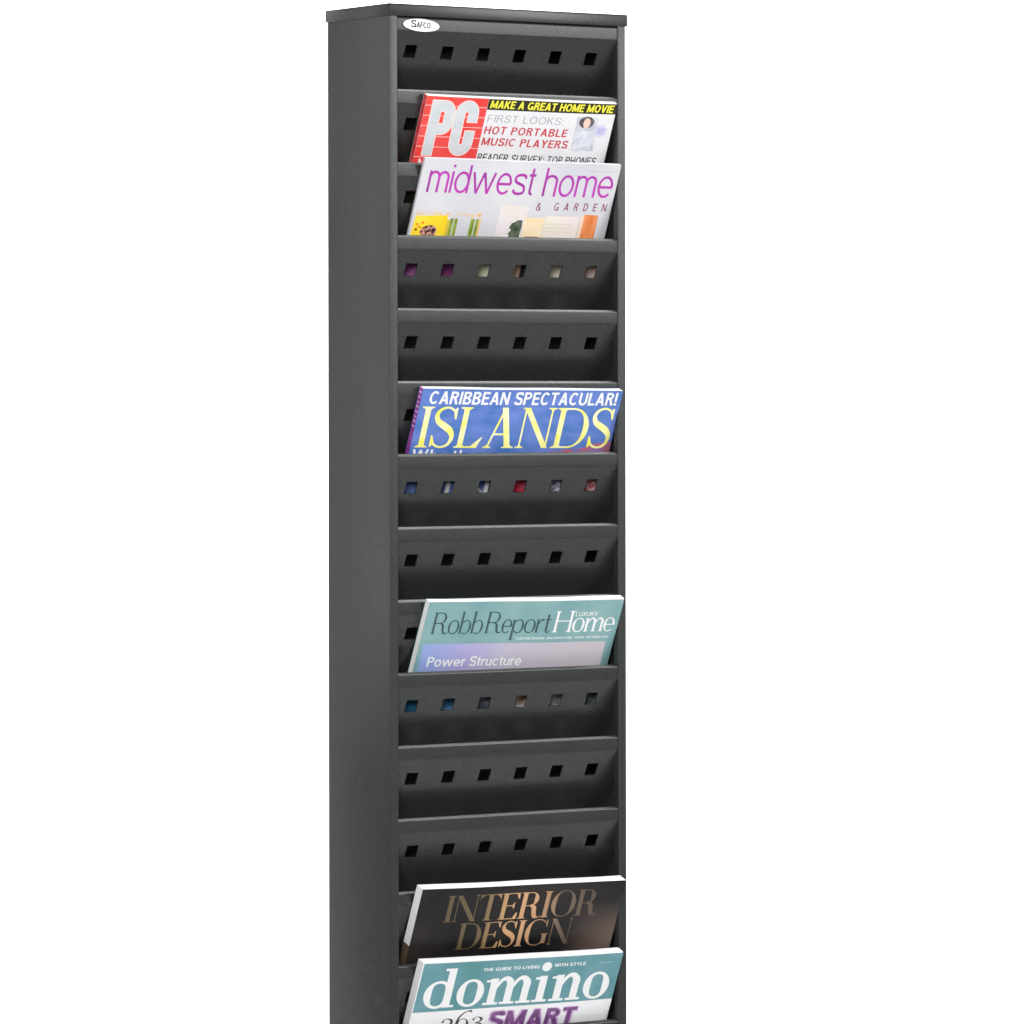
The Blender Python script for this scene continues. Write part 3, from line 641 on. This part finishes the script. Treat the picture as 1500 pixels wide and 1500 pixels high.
# ---- 5: dark design magazine, thirteenth pocket
cov = mat('dark_brown_cover', srgb(60, 56, 54), 0.3, 0, 0.2)
tc = nd(cov, 'ShaderNodeTexCoord'); ns = nd(cov, 'ShaderNodeTexNoise'); ns.inputs['Scale'].default_value = 9; ns.inputs['Detail'].default_value = 5
cr = nd(cov, 'ShaderNodeValToRGB'); e = cr.color_ramp.elements
e[0].position = 0.36; e[0].color = (*srgb(18, 18, 20), 1); e[1].position = 0.62; e[1].color = (*srgb(46, 42, 40), 1)
sx = nd(cov, 'ShaderNodeSeparateXYZ'); mr = nd(cov, 'ShaderNodeMapRange'); mr.inputs['From Min'].default_value = 0.165; mr.inputs['From Max'].default_value = 0.235
mr2 = nd(cov, 'ShaderNodeMapRange'); mr2.inputs['From Min'].default_value = 0.235; mr2.inputs['From Max'].default_value = 0.195
mu = nd(cov, 'ShaderNodeMath', operation='MULTIPLY'); mx = nd(cov, 'ShaderNodeMixRGB'); mx.inputs[2].default_value = (*srgb(124, 104, 96), 1)
lk(cov, tc.outputs['Object'], ns.inputs['Vector']); lk(cov, ns.outputs['Fac'], cr.inputs['Fac']); lk(cov, tc.outputs['Object'], sx.inputs[0])
lk(cov, sx.outputs['X'], mr.inputs['Value']); lk(cov, sx.outputs['Y'], mr2.inputs['Value']); lk(cov, mr.outputs[0], mu.inputs[0]); lk(cov, mr2.outputs[0], mu.inputs[1])
lk(cov, mu.outputs[0], mx.inputs[0]); lk(cov, cr.outputs['Color'], mx.inputs[1]); lk(cov, mx.outputs[0], cov.node_tree.nodes['Principled BSDF'].inputs['Base Color'])
spn = mat('white_and_brown_spine', srgb(240, 240, 240), 0.4)
tc = nd(spn, 'ShaderNodeTexCoord'); sx = nd(spn, 'ShaderNodeSeparateXYZ'); cr = nd(spn, 'ShaderNodeValToRGB'); cr.color_ramp.interpolation = 'CONSTANT'
e = cr.color_ramp.elements; e[0].position = 0; e[0].color = (*srgb(92, 80, 62), 1); e[1].position = 0.199; e[1].color = (*srgb(240, 240, 240), 1)
lk(spn, tc.outputs['Object'], sx.inputs[0]); lk(spn, sx.outputs['Y'], cr.inputs['Fac']); lk(spn, cr.outputs['Color'], spn.node_tree.nodes['Principled BSDF'].inputs['Base Color'])
m5 = Mag('thick dark brown magazine with two lines of bronze serif capitals', 13, 10.5, 21.97, 23.0, 242.8, 4.4, 1.03, 14.8, 255, cov, spn)
gold = mat('bronze_foil_painted_sheen', srgb(170, 140, 104), 0.4, 0.2, 0.4)
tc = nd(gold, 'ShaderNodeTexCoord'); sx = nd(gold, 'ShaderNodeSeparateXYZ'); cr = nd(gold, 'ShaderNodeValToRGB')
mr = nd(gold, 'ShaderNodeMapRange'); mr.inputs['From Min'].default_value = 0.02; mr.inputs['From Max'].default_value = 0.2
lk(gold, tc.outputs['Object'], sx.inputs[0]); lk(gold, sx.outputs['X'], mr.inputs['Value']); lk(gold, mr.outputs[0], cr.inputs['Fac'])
e = cr.color_ramp.elements; e[0].position = 0; e[0].color = (*srgb(92, 80, 60), 1); e[1].position = 1; e[1].color = (*srgb(84, 72, 62), 1)  # reflection across the foil painted into the colour: bright middle, dull ends
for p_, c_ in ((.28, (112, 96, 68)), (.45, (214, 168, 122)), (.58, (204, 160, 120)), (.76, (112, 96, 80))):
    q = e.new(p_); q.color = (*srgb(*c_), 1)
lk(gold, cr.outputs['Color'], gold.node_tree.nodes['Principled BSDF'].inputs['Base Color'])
GD = glyphs(0.165, 0.030, 0.07, 0.022)
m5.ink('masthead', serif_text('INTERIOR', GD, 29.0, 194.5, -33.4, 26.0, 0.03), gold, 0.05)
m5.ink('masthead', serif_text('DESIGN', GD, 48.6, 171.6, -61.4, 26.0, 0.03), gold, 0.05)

# ---- 6: teal and white lifestyle magazine, fourteenth pocket
cov = mottled('paper_white_cover', srgb(232, 232, 232), srgb(238, 237, 240), 20)
m6 = Mag('teal topped magazine with a huge white slab serif title and purple capitals below', 14, 9.0, 22.13, 24.8, 241.6, 3.5, 1.07, 13.2, 255, cov, cov)
teal = mottled('teal_ink', srgb(82, 138, 142), srgb(106, 152, 162), 30)
m6.ink('masthead_panel', quad((1.2, -0.6), (217, -0.6), (217, -47.2), (0.9, -49.2)), teal, 0.04)
GS = glyphs(0.165, 0.07, 0.11, 0.062, 0.70)
m6.ink('masthead', serif_text('domino', GS, 8.2, 209.0, -45.4, 37.5, 0.035), white_ink, 0.07)
m6.ink('masthead_dot', [([(134.6 + 5.2 * cos(a / 20 * 2 * pi), -10.0 + 4.6 * sin(a / 20 * 2 * pi)) for a in range(20)], 0)], white_ink, 0.07)
m6.ink('small_print', sans_text('THE GUIDE TO LIVING', 66.0, 126.5, -11.2, 3.2, 0.17), white_ink, 0.07)
m6.ink('small_print', sans_text('WITH STYLE', 142.6, 176.8, -10.6, 3.2, 0.17), white_ink, 0.07)
L = []; x = 192.4
while x < 207: L += rect(x, -9.6, x + 1.1, -9.0); x += 1.8
m6.ink('small_print', L, flat('pale_teal_ink', srgb(180, 210, 214)), 0.07)
GN = glyphs(0.10, 0.035, 0.06, 0.03)
m6.ink('headline', serif_text('263', GN, 34.0, 79.4, -70.5, 20.0, 0.06), flat('soft_black_ink', srgb(52, 46, 44)), 0.05)
m6.ink('headline_outline', sans_text('SMART', 84.0, 180.5, -72.3, 20.2, 0.29, 0.05, 0.02), flat('pale_mauve_ink', srgb(206, 176, 214)), 0.05)
m6.ink('headline', sans_text('SMART', 85.4, 179.1, -71.5, 18.6, 0.20, 0.05, 0.07), mottled('dark_purple_ink', srgb(104, 60, 112), srgb(136, 88, 146), 150), 0.08)

# ------------------------------------------------------------------ oval badge on the top lip (a part of the rack)
def badge():
    bm = bmesh.new(); N = 48; cx, cz = 33.4, lip(1) - 6.3; rx, rz = 19.0, 5.7
    rings = [(1.0, 0.9), (1.0, 0.2), (0.985, -0.15), (0.955, -0.3)]
    til = rad(-2.2); rows = []
    for k, y in rings:
        row = []
        for i in range(N):
            a = 2 * pi * i / N; ex, ez = rx * cos(a) - (1 - k) * rx * .3 * cos(a), rz * sin(a) - (1 - k) * rx * .3 * sin(a)
            row.append(bm.verts.new(Vector((cx + ex * cos(til) - ez * sin(til), y, cz + ex * sin(til) + ez * cos(til))) * MM))
        rows.append(row)
    for a, b in zip(rows, rows[1:]):
        for i in range(N): bm.faces.new((a[i], a[(i + 1) % N], b[(i + 1) % N], b[i]))
    bm.faces.new(rows[-1]); bm.faces.new(rows[0][::-1])
    o = link('badge', bm, mat('white_enamel', (0.86, 0.86, 0.86), 0.25), rack, True, 30)
    grey = mat('badge_grey_ink', srgb(62, 62, 62), 0.4)
    bm = bmesh.new()
    def put(polys):
        for pts, li in polys:
            q = []
            for x, y in pts:
                X, Z = x * cos(til) - y * sin(til), x * sin(til) + y * cos(til)
                q.append(bm.verts.new(Vector((cx + X, -0.40 - 0.01 * li, cz + Z)) * MM))
            try: bm.faces.new(q)
            except ValueError: pass
    put(sans_text('S', -11.0, -5.6, -2.4, 6.4, 0.2)); put(sans_text('AFCO', -5.4, 9.4, -2.4, 5.3, 0.21, 0.05, .02))
    link('badge_lettering', bm, grey, o, 'keep')
badge()
bpy.context.view_layer.update()
